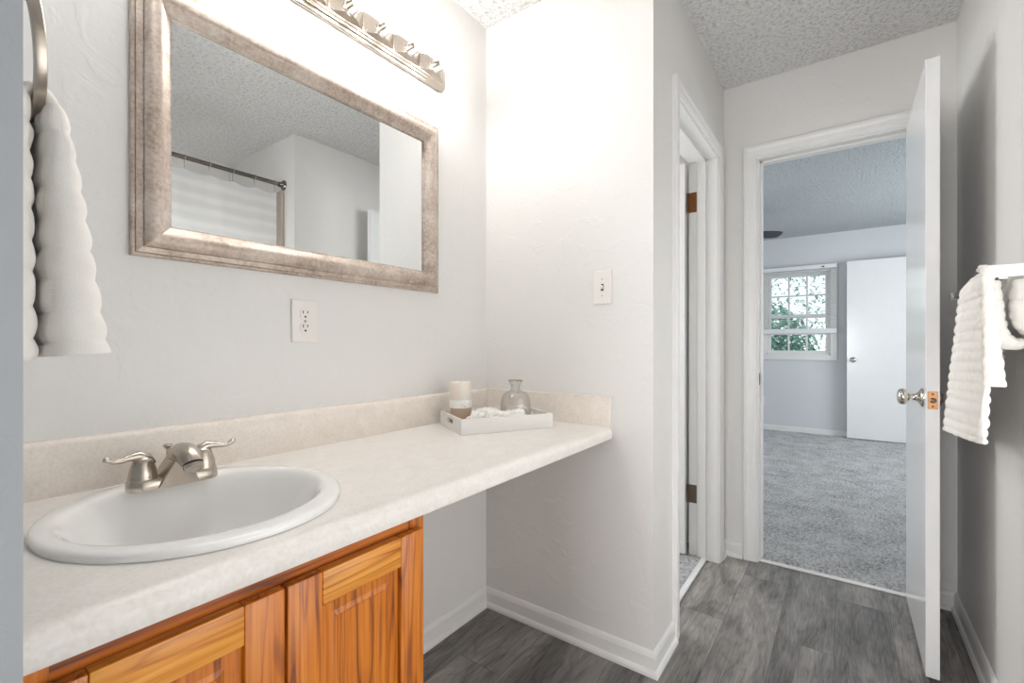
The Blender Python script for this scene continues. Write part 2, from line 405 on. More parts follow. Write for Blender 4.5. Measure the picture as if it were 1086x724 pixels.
# carpet with a real tufted surface
def carpet():
    mb = MB(); x0, x1, y0, y1 = Xf + 0.03, XB, -1.0, 1.2
    xs = [x0 + 0.010 * i for i in range(120)]
    x = xs[-1]
    while x < x1: x += 0.03; xs.append(min(x, x1))
    ny = 150; ys = [y0 + (y1 - y0) * j / (ny - 1) for j in range(ny)]
    vs = []; n = len(xs)
    for X in xs:
        for Y in ys:
            h = 0.016 + 0.006 * mnoise.noise(Vector((X * 60, Y * 60, 0))) + 0.004 * mnoise.noise(Vector((X * 9, Y * 9, 3)))
            if X < x0 + 0.02: h *= 0.3 + 0.7 * (X - x0) / 0.02
            vs.append((X + 0.003 * mnoise.noise(Vector((X * 90, Y * 90, 7))), Y, h))
    fs = [(i * ny + j, i * ny + j + 1, (i + 1) * ny + j + 1, (i + 1) * ny + j) for i in range(n - 1) for j in range(ny - 1)]
    mb.add(vs, fs)
    mb.box(x0, x1, BY0, y0, -0.05, 0.014); mb.box(x0, x1, y1, BY1, -0.05, 0.014); mb.box(x0, x1, y0, y1, -0.05, -0.01)
    return mb
struct('floor_bedroom', carpet(), M['carpet'], smooth=True, org=(0, 0, 0))
struct('trim_threshold', MB().rbox(Xf + 0.008, Xf + 0.036, DA - 0.0, DB + 0.0, 0, 0.008, 0.003), M['trim'])
struct('trim_threshold_side', MB().rbox(OA, OB, Ye + 0.052, Ye + 0.082, 0, 0.012, 0.003), M['trim'])

# baseboards with a shoe moulding
def base_prof():      # (out from wall, height)
    return [(0, 0), (0.021, 0), (0.021, 0.010), (0.017, 0.018), (0.011, 0.021), (0.011, 0.060), (0.008, 0.070), (0.004, 0.076), (0, 0.078)]
def baseboard(name, a, b, nrm, ea=0, eb=0):
    """a,b wall line ends (x,y); ea/eb: +1 outside mitre, -1 inside mitre, 0 square"""
    a = Vector((*a, 0)); b = Vector((*b, 0)); d = (b - a).normalized(); n = Vector((*nrm, 0))
    f0 = lambda o, h: a - d * (o * ea) + n * o + Vector((0, 0, h))
    f1 = lambda o, h: b + d * (o * eb) + n * o + Vector((0, 0, h))
    return struct(name, MB().extrude(base_prof(), f0, f1), M['trim'])
baseboard('baseboard_back', (0.652, Ym), (Xp, Ym), (0, -1), 0, -1)
baseboard('baseboard_partition', (Xp, Ym), (Xp, Ye), (-1, 0), -1, 1)
baseboard('baseboard_hall', (Xp, Ye), (1.737, Ye), (0, -1), 1, 0)
baseboard('baseboard_hall_end', (2.545, Ye), (Xf, Ye), (0, -1), 0, -1)
baseboard('baseboard_far', (Xf, Ye), (Xf, DB + 0.072), (-1, 0), -1, 0)
baseboard('baseboard_far_right', (Xf, DA - 0.065), (Xf, Yr), (-1, 0), 0, -1)
baseboard('baseboard_right', (1.565, Yr), (Xf, Yr), (0, 1), 1, -1)
baseboard('baseboard_bedroom', (XB, BY0), (XB, BY1), (-1, 0), 0, 0)
struct('trim_corner_caulk', MB().box(Xf - 0.006, Xf, Yr, Yr + 0.006, 0.078, 1.25), M['trim'])

# door casings: colonial profile, u from inner edge outwards, w out of the wall
CAS = [(0.0, 0), (0.0, 0.008), (0.004, 0.011), (0.012, 0.011), (0.016, 0.013), (0.034, 0.014), (0.042, 0.017), (0.054, 0.017), (0.057, 0.014), (0.057, 0)]
def casing(name, a0, a1, top, pt, sc=1.0, legs=(1, 1)):
    """frame around opening a0..a1; pt(a,z,w)->3D ; mitred"""
    P = [(u * sc, w) for u, w in CAS]; mb = MB()
    if legs[0]: mb.loft([[pt(a0 - u, 0, w) for u, w in P], [pt(a0 - u, top + u, w) for u, w in P]])
    mb.loft([[pt(a0 - u, top + u, w) for u, w in P], [pt(a1 + u, top + u, w) for u, w in P]])
    if legs[1]: mb.loft([[pt(a1 + u, top + u, w) for u, w in P], [pt(a1 + u, 0, w) for u, w in P]])
    return struct(name, mb, M['trim'])
casing('trim_door_bedroom', DA - 0.006, DB + 0.006, DH + 0.006, lambda a, z, w: (Xf - w, a, z), 1.12)
casing('trim_door_bedroom_inside', DA - 0.006, DB + 0.006, DH + 0.006, lambda a, z, w: (Xf + 0.115 + w, a, z), 1.12)
casing('trim_door_side', OA - 0.004, OB + 0.004, DH + 0.004, lambda a, z, w: (a, Ye - w, z), 1.0)
# jambs and stops
struct('trim_jamb_bedroom', MB().box(Xf, Xf + 0.115, DB, DB + 0.02, 0, DH).box(Xf, Xf + 0.115, DA - 0.02, DA, 0, DH).box(Xf, Xf + 0.115, DA - 0.02, DB + 0.02, DH, DH + 0.02)
       .rbox(Xf + 0.040, Xf + 0.075, DB - 0.011, DB, 0, DH, 0.002).rbox(Xf + 0.040, Xf + 0.075, DA, DA + 0.011, 0, DH, 0.002).rbox(Xf + 0.040, Xf + 0.075, DA, DB, DH - 0.011, DH, 0.002), M['trim'])
struct('trim_jamb_side', MB().box(OA - 0.02, OA, Ye, Ye + WT, 0, DH).box(OB, OB + 0.02, Ye, Ye + WT, 0, DH).box(OA - 0.02, OB + 0.02, Ye, Ye + WT, DH, DH + 0.02)
       .rbox(OB - 0.011, OB, Ye + 0.055, Ye + 0.095, 0, DH, 0.002).rbox(OA, OA + 0.011, Ye + 0.055, Ye + 0.095, 0, DH, 0.002).rbox(OA, OB, Ye + 0.055, Ye + 0.095, DH - 0.011, DH, 0.002), M['trim'])
sp = MB().rbox(Xf + 0.012, Xf + 0.038, DB - 0.0015, DB, 0.895, 0.955, 0.0006).build('strike_plate', M['steel_hinge'])
MB().box(Xf + 0.018, Xf + 0.032, DB - 0.002, DB - 0.0012, 0.912, 0.938).build('latch_hole', M['slot'], sp)
tag(sp, 'small metal strike plate on the left jamb of the bedroom doorway', 'strike plate')

# ------------------------------------------------------------------ doors
def knob(mb, c, axis):
    mb.lathe([(0.0, 0), (0.032, 0), (0.032, 0.003), (0.028, 0.007), (0.018, 0.012), (0.012, 0.018), (0.011, 0.032), (0.014, 0.036), (0.024, 0.040),
              (0.0275, 0.048), (0.0275, 0.056), (0.024, 0.063), (0.016, 0.067), (0.0, 0.068)], c, axis, 28)
DFY = -0.216
d1 = struct('door_1', MB().rbox(2.0215, 2.612, DFY - 0.035, DFY, 0.012, 2.036, 0.0015), M['door'])
tag(d1, 'white flush door standing open into the hall beside the hanging towel', 'door')
kb = MB(); knob(kb, (2.088, DFY, 0.921), 'Y'); kb.build('door_knob', M['polished'], d1, True, auto=50)
lp = MB().rbox(2.0203, 2.022, DFY - 0.030, DFY - 0.005, 0.890, 0.948, 0.0007).build('latch_plate', M['brass'], d1)
MB().lathe([(0.0, 0), (0.0085, 0), (0.0085, 0.008), (0.005, 0.012), (0, 0.012)], (2.0203, DFY - 0.0175, 0.919), '-X', 16).build('latch_bolt', M['steel_hinge'], lp, True, auto=40)
for z in (0.899, 0.939):
    MB().lathe([(0, 0), (0.0035, 0), (0.003, 0.001), (0, 0.001)], (2.0203, DFY - 0.0175, z), '-X', 10).build('screw', M['bronze'], lp)
kb = MB(); knob(kb, (2.088, DFY - 0.035, 0.921), '-Y'); kb.build('door_knob', M['polished'], d1, True, auto=50)

DX1 = 2.485
d2 = struct('door_2', MB().rbox(DX1 - 0.035, DX1, 0.668, 1.36, 0.02, 2.036, 0.0015), M['door'])
tag(d2, 'white door swung back inside the left doorway, seen through its hinge gap', 'door')
def hinge(z0, z1, mat, name):
    hb = MB().rbox(OB - 0.0025, OB, 0.619, 0.660, z0, z1, 0.0008)
    o = hb.build(name, mat, d2)
    for i in range(5):
        h = (z1 - z0) / 5
        MB().lathe([(0, 0), (0.0055, 0), (0.0062, 0.002), (0.0062, h - 0.002), (0.0055, h), (0, h)], (OB - 0.004, 0.664, z0 + i * h), 'Z', 14).build('knuckle', M['steel_hinge'], o, True, auto=50)
    for i, (yy, zz) in enumerate(((0.630, 0.15), (0.648, 0.32), (0.630, 0.5), (0.648, 0.68), (0.630, 0.85))):
        MB().lathe([(0, 0), (0.004, 0), (0.003, 0.001), (0, 0.001)], (OB - 0.0025, yy, z0 + (z1 - z0) * zz), '-X', 10).build('screw', M['steel_hinge'], o)
    return o
hinge(1.785, 1.888, M['bronze'], 'hinge'); hinge(0.281, 0.374, M['steel_hinge'], 'hinge')

d3 = struct('door_3', MB().rbox(6.585, 6.62, -0.79, -0.022, 0.024, 2.06, 0.0015), M['door'])
tag(d3, 'white flush door at the far end of the bedroom, right of the window', 'door')
kb = MB(); knob(kb, (6.585, -0.080, 0.925), '-X'); kb.build('door_knob', M['polished'], d3, True, auto=50)
MB().rbox(6.590, 6.615, -0.0225, -0.0205, 0.895, 0.955, 0.0006).build('latch_plate', M['steel_hinge'], d3)

# ------------------------------------------------------------------ bedroom window
wx = XB
win = MB()
for (y0, y1, z0, z1) in ((WY0 - 0.065, WY0, WZ0 - 0.065, WZ1 + 0.06), (WY1, WY1 + 0.065, WZ0 - 0.065, WZ1 + 0.06), (WY0, WY1, WZ1, WZ1 + 0.06), (WY0, WY1, WZ0 - 0.065, WZ0)):
    win.rbox(wx - 0.018, wx, y0, y1, z0, z1, 0.003)
win.box(wx, wx + 0.12, WY0, WY0 + 0.012, WZ0, WZ1).box(wx, wx + 0.12, WY1 - 0.012, WY1, WZ0, WZ1).box(wx, wx + 0.12, WY0, WY1, WZ1 - 0.012, WZ1).box(wx, wx + 0.12, WY0, WY1, WZ0, WZ0 + 0.012)
w1 = struct('window_1', win, M['trim'])
tag(w1, 'white double-hung grid window in the far bedroom wall', 'window')
def sash(x, z0, z1):
    mb = MB(); r = 0.038; y0, y1 = WY0 + 0.012, WY1 - 0.012
    mb.rbox(x, x + 0.03, y0, y0 + r, z0, z1, 0.002).rbox(x, x + 0.03, y1 - r, y1, z0, z1, 0.002)
    mb.rbox(x, x + 0.03, y0 + r, y1 - r, z0, z0 + r, 0.002).rbox(x, x + 0.03, y0 + r, y1 - r, z1 - r, z1, 0.002)
    iw = (y1 - y0 - 2 * r) / 3
    for i in (1, 2): mb.rbox(x + 0.004, x + 0.026, y0 + r + i * iw - 0.009, y0 + r + i * iw + 0.009, z0 + r, z1 - r, 0.002)
    zc = (z0 + z1) / 2; mb.rbox(x + 0.005, x + 0.025, y0 + r, y1 - r, zc - 0.009, zc + 0.009, 0.002)
    s = mb.build('sash', M['trim'], w1)
    MB().box(x + 0.013, x + 0.017, y0 + r - 0.004, y1 - r + 0.004, z0 + r - 0.004, z1 - r + 0.004).build('pane', M['pane'], s)
    return s
ZM = 1.455
sash(wx + 0.03, WZ0 + 0.012, ZM + 0.02); sash(wx + 0.065, ZM - 0.02, WZ1 - 0.012)
bl = empty('window_blind', (wx - 0.03, (WY0 + WY1) / 2, 1.24), 'white slatted blind pulled two-thirds down over the bedroom window', 'blind')
MB().rbox(wx - 0.075, wx - 0.019, WY0 - 0.062, WY1 + 0.062, 2.015, 2.062, 0.004).build('headrail', M['blind'], bl)
MB().rbox(wx - 0.062, wx - 0.024, WY0 - 0.062, WY1 + 0.062, 1.235, 1.295, 0.006).build('bottom_rail', M['blind'], bl)
sl = MB(); nsl = 26
for i in range(nsl):
    z = 1.318 + (2.005 - 1.318) * i / (nsl - 1)
    y0, y1 = WY0 - 0.050, WY1 + 0.050; xc = wx - 0.043
    prof = [(-0.013, -0.0022), (-0.006, 0.0004), (0, 0.0014), (0.006, 0.0004), (0.013, -0.0022), (0.006, -0.0006), (0, 0.0004), (-0.006, -0.0006)]
    tl = 0.12
    sl.extrude([(xc + a * math.cos(tl) - b * math.sin(tl), z + a * math.sin(tl) + b) for a, b in prof], lambda a, b: (a, y0, b), lambda a, b: (a, y1, b))
sl.build('slats', M['blind'], bl)
for yy in (WY0 + 0.05, WY1 - 0.05):
    MB().tube([(wx - 0.057, yy, 2.02), (wx - 0.057, yy, 1.29)], 0.0022, 6).build('ladder_cord', M['blind'], bl)
MB().rbox(wx - 0.079, wx - 0.075, WY0 + 0.06, WY0 + 0.085, 2.028, 2.042, 0.001).build('cord_lock', M['slot'], bl)
def outlet(name, c, nrm, label, grp=None):
    """duplex outlet; c centre on wall, nrm '-Y' or '-X'"""
    if nrm == '-Y': T = lambda a, b, w: (c[0] + a, c[1] - w, c[2] + b)
    else: T = lambda a, b, w: (c[0] - w, c[1] - a, c[2] + b)
    def rb(mb, a0, a1, b0, b1, w0, w1, r):
        p, q = T(a0, b0, w0), T(a1, b1, w1)
        return mb.rbox(min(p[0], q[0]), max(p[0], q[0]), min(p[1], q[1]), max(p[1], q[1]), min(p[2], q[2]), max(p[2], q[2]), r)
    root = empty(name, T(0, -0.059, 0), label, 'outlet')
    rb(MB(), -0.0385, 0.0385, -0.0595, 0.0595, 0, 0.006, 0.0028).build('cover_plate', M['plastic'], root)
    for s in (-1, 1):
        poly = []
        for j in range(32):
            t = 2 * PI * j / 32
            poly.append((max(-0.0145, min(0.0145, 0.0175 * math.cos(t))), s * 0.0195 + 0.0165 * math.sin(t)))
        f = MB().extrude(poly, lambda a, b: T(a, b, 0.005), lambda a, b: T(a, b, 0.0078)).build('receptacle', M['plastic'], root)
        sb = MB()
        rb(sb, -0.0078, -0.0052, s * 0.0195 + 0.0015, s * 0.0195 + 0.0095, 0.007, 0.0081, 0.0003)
        rb(sb, 0.0052, 0.0078, s * 0.0195 + 0.0025, s * 0.0195 + 0.0095, 0.007, 0.0081, 0.0003)
        sb.build('slots', M['slot'], f)
        gp = [(0.0029 * math.cos(2 * PI * j / 16), s * 0.0195 - 0.007 + 0.0029 * math.sin(2 * PI * j / 16)) for j in range(16)]
        MB().extrude(gp, lambda a, b: T(a, b, 0.007), lambda a, b: T(a, b, 0.0081)).build('ground_hole', M['slot'], f)
    gp = [(0.003 * math.cos(2 * PI * j / 16), 0.003 * math.sin(2 * PI * j / 16)) for j in range(16)]
    MB().extrude(gp, lambda a, b: T(a, b, 0.005), lambda a, b: T(a, b, 0.0068)).build('screw', M['polished'], root)
    return root
outlet('wall_outlet', (0.7095, Ym, 1.1665), '-Y', 'white duplex outlet on the wall below the mirror')
outlet('wall_outlet', (XB, 0.866, 0.375), '-X', 'white duplex outlet low on the far bedroom wall below the window')

# ceiling fan (one blade tip shows in the doorway)
fan = empty('ceiling_fan', (4.93, 1.06, 2.05), 'dark ceiling fan in the bedroom with one blade showing past the door frame', 'ceiling fan')
FX, FY = 4.93, 1.06
MB().lathe([(0, 0), (0.07, 0), (0.06, -0.03), (0.02, -0.05), (0, -0.05)], (FX, FY, H), 'Z', 28).build('canopy', M['fan_metal'], fan, True, auto=40)
MB().lathe([(0, 0), (0.012, 0), (0.012, 0.13), (0, 0.13)], (FX, FY, 2.27), 'Z', 14).build('downrod', M['fan_metal'], fan, True, auto=40)
MB().lathe([(0, 0), (0.06, 0), (0.10, 0.02), (0.11, 0.05), (0.10, 0.10), (0.05, 0.13), (0, 0.13)], (FX, FY, 2.15), 'Z', 32).build('motor_housing', M['fan_metal'], fan, True, auto=40)
a0 = math.atan2(0.525 - FY, 5.30 - FX)
for i in range(4):
    a = a0 + i * PI / 2; ca, sa = math.cos(a), math.sin(a)
    out = [(0.16, -0.045), (0.30, -0.058), (0.60, -0.062), (0.655, -0.048), (0.665, 0.0), (0.645, 0.052), (0.60, 0.062), (0.30, 0.058), (0.16, 0.045)]
    T = lambda r, t, z: (FX + ca * r - sa * t, FY + sa * r + ca * t, 2.195 + z - t * 0.30)
    MB().extrude(out, lambda r, t: T(r, t, 0), lambda r, t: T(r, t, 0.008)).build('blade', M['fan'], fan)
    arm = [(0.08, -0.02), (0.20, -0.03), (0.20, 0.03), (0.08, 0.02)]
    MB().extrude(arm, lambda r, t: T(r, t, -0.006), lambda r, t: T(r, t, 0)).build('blade_bracket', M['fan_metal'], fan)

# ------------------------------------------------------------------ outdoors seen through the bedroom window
struct('ground_outside', MB().box(XB + 0.12, 26, -14, 16, -0.6, -0.5), M['lawn'])
def tree(name, x, y, h, r, n, mat, label, zc=None):
    root = empty(name, (x, y, -0.5), label, 'tree', 'trees outside the bedroom window')
    MB().tube([(x, y, -0.5), (x + 0.05, y, h * 0.35), (x - 0.03, y + 0.05, h * 0.75)], [0.10, 0.08, 0.03], 10).build('trunk', M['bark'], root, True)
    mb = MB(); zc = zc or h * 0.6
    for i in range(n):
        while True:
            p = Vector((random.uniform(-1, 1), random.uniform(-1, 1), random.uniform(-1, 1)))
            if 0.25 < p.length < 1: break
        q = Vector((x + p.x * r, y + p.y * r, zc + p.z * h * 0.48))
        s = random.uniform(0.035, 0.075)
        R = Matrix.Rotation(random.uniform(0, 6.28), 3, 'Z') @ Matrix.Rotation(random.uniform(-1.1, 1.1), 3, 'X')
        vs = [q + R @ Vector(v) * s for v in ((0, -1, 0), (0.45, -0.3, 0.08), (0.35, 0.5, 0.05), (0, 1.1, -0.1), (-0.35, 0.5, 0.05), (-0.45, -0.3, 0.08))]
        mb.add(vs, [(0, 1, 2, 3), (0, 3, 4, 5)])
    mb.build('foliage', mat, root)
tree('tree', 9.3, 1.30, 2.35, 1.0, 6500, M['leaf'], 'bushy green tree close outside the bedroom window, at its left side', 0.75)
tree('tree', 9.7, -0.70, 2.2, 1.0, 6500, M['leaf2'], 'pale green tree close outside the bedroom window, at its right side', 0.75)
tree('tree', 13.5, 0.3, 4.6, 1.7, 1500, M['leaf'], 'taller sparse tree behind the two by the bedroom window')

# ------------------------------------------------------------------ vanity: cabinet
CZ = 0.812; CB = 0.774
YF = 0.690                                   # front of the face frame
cab = empty('vanity_cabinet', (0.36, 0.96, 0), 'oak vanity cabinet with two raised-panel doors under the round sink', 'cabinet')
MB().box(X0 + 0.002, 0.648, YF + 0.02, YF + 0.036, 0.09, 0.11).box(X0 + 0.002, 0.018 + X0, YF + 0.02, Ym - 0.004, 0.09, CB).box(0.634, 0.650, YF + 0.019, Ym - 0.025, 0.0, CB - 0.001) \
    .box(X0 + 0.002, 0.648, Ym - 0.012, Ym - 0.004, 0.09, CB).box(X0 + 0.002, 0.648, YF + 0.06, YF + 0.075, 0, 0.09).build('carcass', M['oak_z'], cab)
FT = 0.765
for z0_, z1_ in ((0.722, CB - 0.001), (0.09, 0.135)):
    MB().rbox(X0 + 0.002, 0.650, YF, YF + 0.019, z0_, z1_, 0.001).build('frame_rail', M['oak_frame'], cab)
for x0_, x1_, z0_, z1_ in ((0.606, 0.650, 0.09, CB - 0.0012), (X0 + 0.002, 0.11, 0.09, CB - 0.0012), (0.335, 0.375, 0.135, 0.722)):
    MB().rbox(x0_, x1_, YF - 0.0004, YF + 0.019, z0_, z1_, 0.001).build('frame_stile', M['oak_z'], cab)
def cab_door(x0, x1, z0, z1):
    yf = YF - 0.020; yb = YF - 0.001; S = 0.057; R = 0.055
    root = MB().box(x0 + S - 0.008, x1 - S + 0.008, yf + 0.010, yb, z0 + R - 0.008, z1 - R + 0.008)
    # raised panel: bevelled field
    a0, a1, c0, c1 = x0 + S, x1 - S, z0 + R, z1 - R
    ins = 0.030
    r0 = [(a0, yf + 0.013, c0), (a1, yf + 0.013, c0), (a1, yf + 0.013, c1), (a0, yf + 0.013, c1)]
    r1 = [(a0 + 0.010, yf + 0.012, c0 + 0.010), (a1 - 0.010, yf + 0.012, c0 + 0.010), (a1 - 0.010, yf + 0.012, c1 - 0.010), (a0 + 0.010, yf + 0.012, c1 - 0.010)]
    r2 = [(a0 + ins, yf + 0.0085, c0 + ins), (a1 - ins, yf + 0.0085, c0 + ins), (a1 - ins, yf + 0.0085, c1 - ins), (a0 + ins, yf + 0.0085, c1 - ins)]
    r3 = [(p[0] + (0.0015 if p[0] < (a0 + a1) / 2 else -0.0015), yf + 0.0070, p[2] + (0.0015 if p[2] < (c0 + c1) / 2 else -0.0015)) for p in r2]
    root.loft([r0, r1, r2, r3], True, True)
    d = root.build('cabinet_door', M['oak_z'], cab)
    for a, b in ((x0, x0 + S), (x1 - S, x1)):
        MB().rbox(a, b, yf, yb, z0, z1, 0.0030, 2).build('stile', M['oak_z'], d, True, auto=35)
    for a, b in ((z0, z0 + R), (z1 - R, z1)):
        MB().rbox(x0 + S + 0.0003, x1 - S - 0.0003, yf, yb, a, b, 0.0018, 2).build('rail', M['oak_x'], d, True, auto=35)
    return d
DT = 0.741
cab_door(0.3600, 0.6330, 0.125, DT)
cab_door(0.0810, 0.3565, 0.125, DT)

# countertop with rolled front edge and a hole under the sink
SCX, SCY, SA, SB = 0.352, 0.935, 0.2235, 0.235
ct = empty('countertop', (0.8, 0.94, CB), 'long cream laminate vanity countertop with rolled front edge', 'countertop')
def counter_top():
    bm = bmesh.new(); mb = MB()
    y1 = 0.682
    def ring(z):
        o = [bm.verts.new(p) for p in ((X0 + 0.001, y1, z), (Xp - 0.001, y1, z), (Xp - 0.001, Ym - 0.001, z), (X0 + 0.001, Ym - 0.001, z))]
        h = [bm.verts.new((SCX + (SA - 0.016) * math.cos(2 * PI * j / 64), SCY + (SB - 0.016) * math.sin(2 * PI * j / 64), z)) for j in range(64)]
        es = [bm.edges.new((o[i], o[(i + 1) % 4])) for i in range(4)] + [bm.edges.new((h[i], h[(i + 1) % 64])) for i in range(64)]
        bmesh.ops.triangle_fill(bm, edges=es, use_beauty=True)
        return o, h
    o1, h1 = ring(CZ); o2, h2 = ring(CZ - 0.02)
    for i in range(64): bm.faces.new((h1[i], h1[(i + 1) % 64], h2[(i + 1) % 64], h2[i]))
    bm.verts.index_update()
    mb.add([v.co[:] for v in bm.verts], [[v.index for v in f.verts] for f in bm.faces]); bm.free()
    # rolled nose: profile in (y,z)
    prof = [(y1, CZ)]
    for j in range(1, 11):
        t = j / 10 * PI / 2; prof.append((y1 - 0.028 * math.sin(t), CZ - 0.020 + 0.020 * math.cos(t)))
    prof += [(y1 - 0.028, CB + 0.006), (y1 - 0.026, CB), (y1 - 0.012, CB), (y1 - 0.010, CZ - 0.020), (y1, CZ - 0.020)]
    mb.loft([[(X0 + 0.001, a, b) for a, b in prof], [(Xp - 0.0205, a, b) for a, b in prof]])
    return mb
counter_top().build('worktop', M['counter'], ct, True, auto=40)
bp = [(0, CZ), (0.020, CZ), (0.020, 0.908)]
for j in range(1, 7):
    t = j / 6 * PI / 2; bp.append((0.020 - 0.012 * (1 - math.cos(t)), 0.906 + 0.012 * math.sin(t)))
bp += [(0.0, 0.918)]
MB().extrude(bp, lambda w, z: (X0 + 0.001, Ym - 0.0005 - w, z), lambda w, z: (Xp - 0.0005, Ym - 0.0005 - w, z)).build('backsplash', M['splash'], ct, True, auto=40)
MB().rbox(Xp - 0.0205, Xp - 0.0005, 0.664, Ym - 0.0205, CB, 0.9175, 0.0018).build('side_splash', M['splash'], ct)
MB().rbox(Xp - 0.03, Xp - 0.001, 0.72, 1.2, CB - 0.006, CZ - 0.022, 0.002).build('support_cleat', M['oak_frame'], ct)

# sink
sk = empty('sink', (SCX, SCY, 0.66), 'white round drop-in bathroom sink set in the countertop', 'sink')
def sink_mesh():
    n = 96; rings = []
    RX, RY = 0.195, 0.187
    # (a, b, z) outer to inner
    prof = [(SA, SB, CZ + 0.0005), (SA + 0.0006, SB + 0.0006, CZ + 0.007), (SA - 0.0006, SB - 0.0006, CZ + 0.0100), (SA - 0.003, SB - 0.003, CZ + 0.0122), (SA - 0.007, SB - 0.007, CZ + 0.0132), (SA - 0.015, SB - 0.018, CZ + 0.0137),
            (RX + 0.0085, RY + 0.022, CZ + 0.0137), (RX + 0.0055, RY + 0.012, CZ + 0.0131), (RX + 0.002, RY + 0.004, CZ + 0.0112), (RX - 0.002, RY - 0.001, CZ + 0.0075), (RX - 0.006, RY - 0.005, CZ + 0.002), (RX - 0.011, RY - 0.010, CZ - 0.008),
            (RX - 0.022, RY - 0.020, CZ - 0.036), (RX - 0.037, RY - 0.034, CZ - 0.072), (RX - 0.060, RY - 0.055, CZ - 0.105), (RX - 0.098, RY - 0.090, CZ - 0.130), (0.06, 0.06, CZ - 0.144), (0.022, 0.022, CZ - 0.149)]
    for a, b, z in prof:
        rings.append([(SCX + a * math.cos(2 * PI * j / n), SCY + b * math.sin(2 * PI * j / n), z) for j in range(n)])
    inner = [[(x, y, z) for x, y, z in r] for r in rings]
    mb = MB(); mb.loft(inner, True, False)
    # underside shell
    und = [rings[0]] + [[(SCX + a * math.cos(2 * PI * j / n), SCY + b * math.sin(2 * PI * j / n), z) for j in range(n)] for a, b, z in
           ((RX + 0.004, RY + 0.004, CZ + 0.0005), (RX + 0.002, RY + 0.002, CZ - 0.03), (RX - 0.04, RY - 0.038, CZ - 0.115), (0.06, 0.06, CZ - 0.155), (0.022, 0.022, CZ - 0.158))] + [rings[-1]]
    mb.loft(und, True, False)
    return mb
sink_mesh().build('basin', M['ceramic'], sk, True, auto=60)
MB().lathe([(0, 0), (0.021, 0), (0.026, 0.003), (0.024, 0.005), (0.014, 0.004), (0, 0.006)], (SCX, SCY, CZ - 0.151), 'Z', 32).build('drain', M['polished'], sk, True, auto=40)

# faucet
FZ = CZ + 0.0137; FCX, FCY = 0.351, 1.085
fc = empty('faucet', (FCX, FCY, FZ), 'brushed nickel two-handle faucet on the back rim of the sink', 'faucet')
def deck_ring(hx, hy, z):
    n = 48; out = []
    for j in range(n):
        t = 2 * PI * j / n; c_, s_ = math.cos(t), math.sin(t)
        out.append((FCX + (hx - hy) * (1 if c_ > 0 else -1) * (min(1, abs(c_) * 6)) + hy * c_, FCY + hy * s_, z))
    return out
MB().loft([deck_ring(0.0765, 0.029, FZ), deck_ring(0.077, 0.0295, FZ + 0.003), deck_ring(0.0755, 0.028, FZ + 0.017), deck_ring(0.073, 0.0255, FZ + 0.0205)]).build('deck_plate', M['nickel'], fc, True, auto=40)
def handle(sgn):
    cx = FCX + sgn * 0.0505
    mb = MB().lathe([(0, 0), (0.0235, 0), (0.0235, 0.002), (0.0225, 0.004), (0.0222, 0.009), (0.0200, 0.020), (0.0170, 0.030), (0.0145, 0.037), (0.009, 0.041), (0, 0.042)], (cx, FCY, FZ + 0.0205), 'Z', 32)
    h = mb.build('handle', M['nickel'], fc, True, auto=40)
    z = FZ + 0.0205
    pts = [(cx + sgn * dx, FCY - dy, z + dz) for dx, dy, dz in ((-0.012, 0, 0.024), (-0.004, 0, 0.0385), (0.008, 0.001, 0.0440), (0.022, 0.003, 0.0425), (0.036, 0.005, 0.0395),
           (0.046, 0.006, 0.0405), (0.054, 0.007, 0.0455), (0.0585, 0.008, 0.0475), (0.060, 0.008, 0.0477))]
    lv = MB().tube(pts, [0.010, 0.0110, 0.0090, 0.0062, 0.0046, 0.0046, 0.0054, 0.0048, 0.002], 14).build('lever', M['nickel'], h, True)
handle(-1); handle(1)
# pyramid body and domed spout
z = FZ + 0.003
def rrect(x0, x1, y0, y1, zz, r=0.006):
    out = []
    for (cx, cy, a) in ((x1 - r, y1 - r, 0), (x0 + r, y1 - r, PI / 2), (x0 + r, y0 + r, PI), (x1 - r, y0 + r, 1.5 * PI)):
        for j in range(5):
            t = a + j / 4 * PI / 2; out.append((cx + r * math.cos(t), cy + r * math.sin(t), zz))
    return out
body = MB().loft([rrect(FCX - 0.035, FCX + 0.033, FCY - 0.0315, FCY + 0.022, z, 0.003), rrect(FCX - 0.024, FCX + 0.025, FCY - 0.036, FCY + 0.019, z + 0.024, 0.004), rrect(FCX - 0.015, FCX + 0.018, FCY - 0.041, FCY + 0.012, z + 0.044, 0.005), rrect(FCX - 0.010, FCX + 0.013, FCY - 0.044, FCY + 0.006, z + 0.056, 0.005)])
sb_ = body.build('spout', M['nickel'], fc, True, auto=35)
pts = [(FCX, FCY + 0.012, z + 0.030), (FCX, FCY + 0.004, z + 0.045), (FCX, FCY - 0.016, z + 0.057), (FCX, FCY - 0.038, z + 0.0625), (FCX, FCY - 0.060, z + 0.0635), (FCX, FCY - 0.078, z + 0.0600), (FCX, FCY - 0.090, z + 0.0525), (FCX, FCY - 0.093, z + 0.0485)]
MB().tube(pts, [0.008, 0.0120, 0.0160, 0.0190, 0.0205, 0.0200, 0.0182, 0.0172], 28).build('spout_dome', M['nickel'], sb_, True, auto=60)
MB().tube([(FCX, FCY - 0.0925, z + 0.0490), (FCX, FCY - 0.0950, z + 0.0455)], 0.0160, 24).build('outlet_ring', M['slot'], sb_, True, auto=50)
MB().tube([(FCX, FCY - 0.0945, z + 0.0462), (FCX, FCY - 0.0985, z + 0.0400), (FCX, FCY - 0.0990, z + 0.0392)], [0.0168, 0.0160, 0.0140], 24).build('aerator', M['nickel'], sb_, True, auto=50)
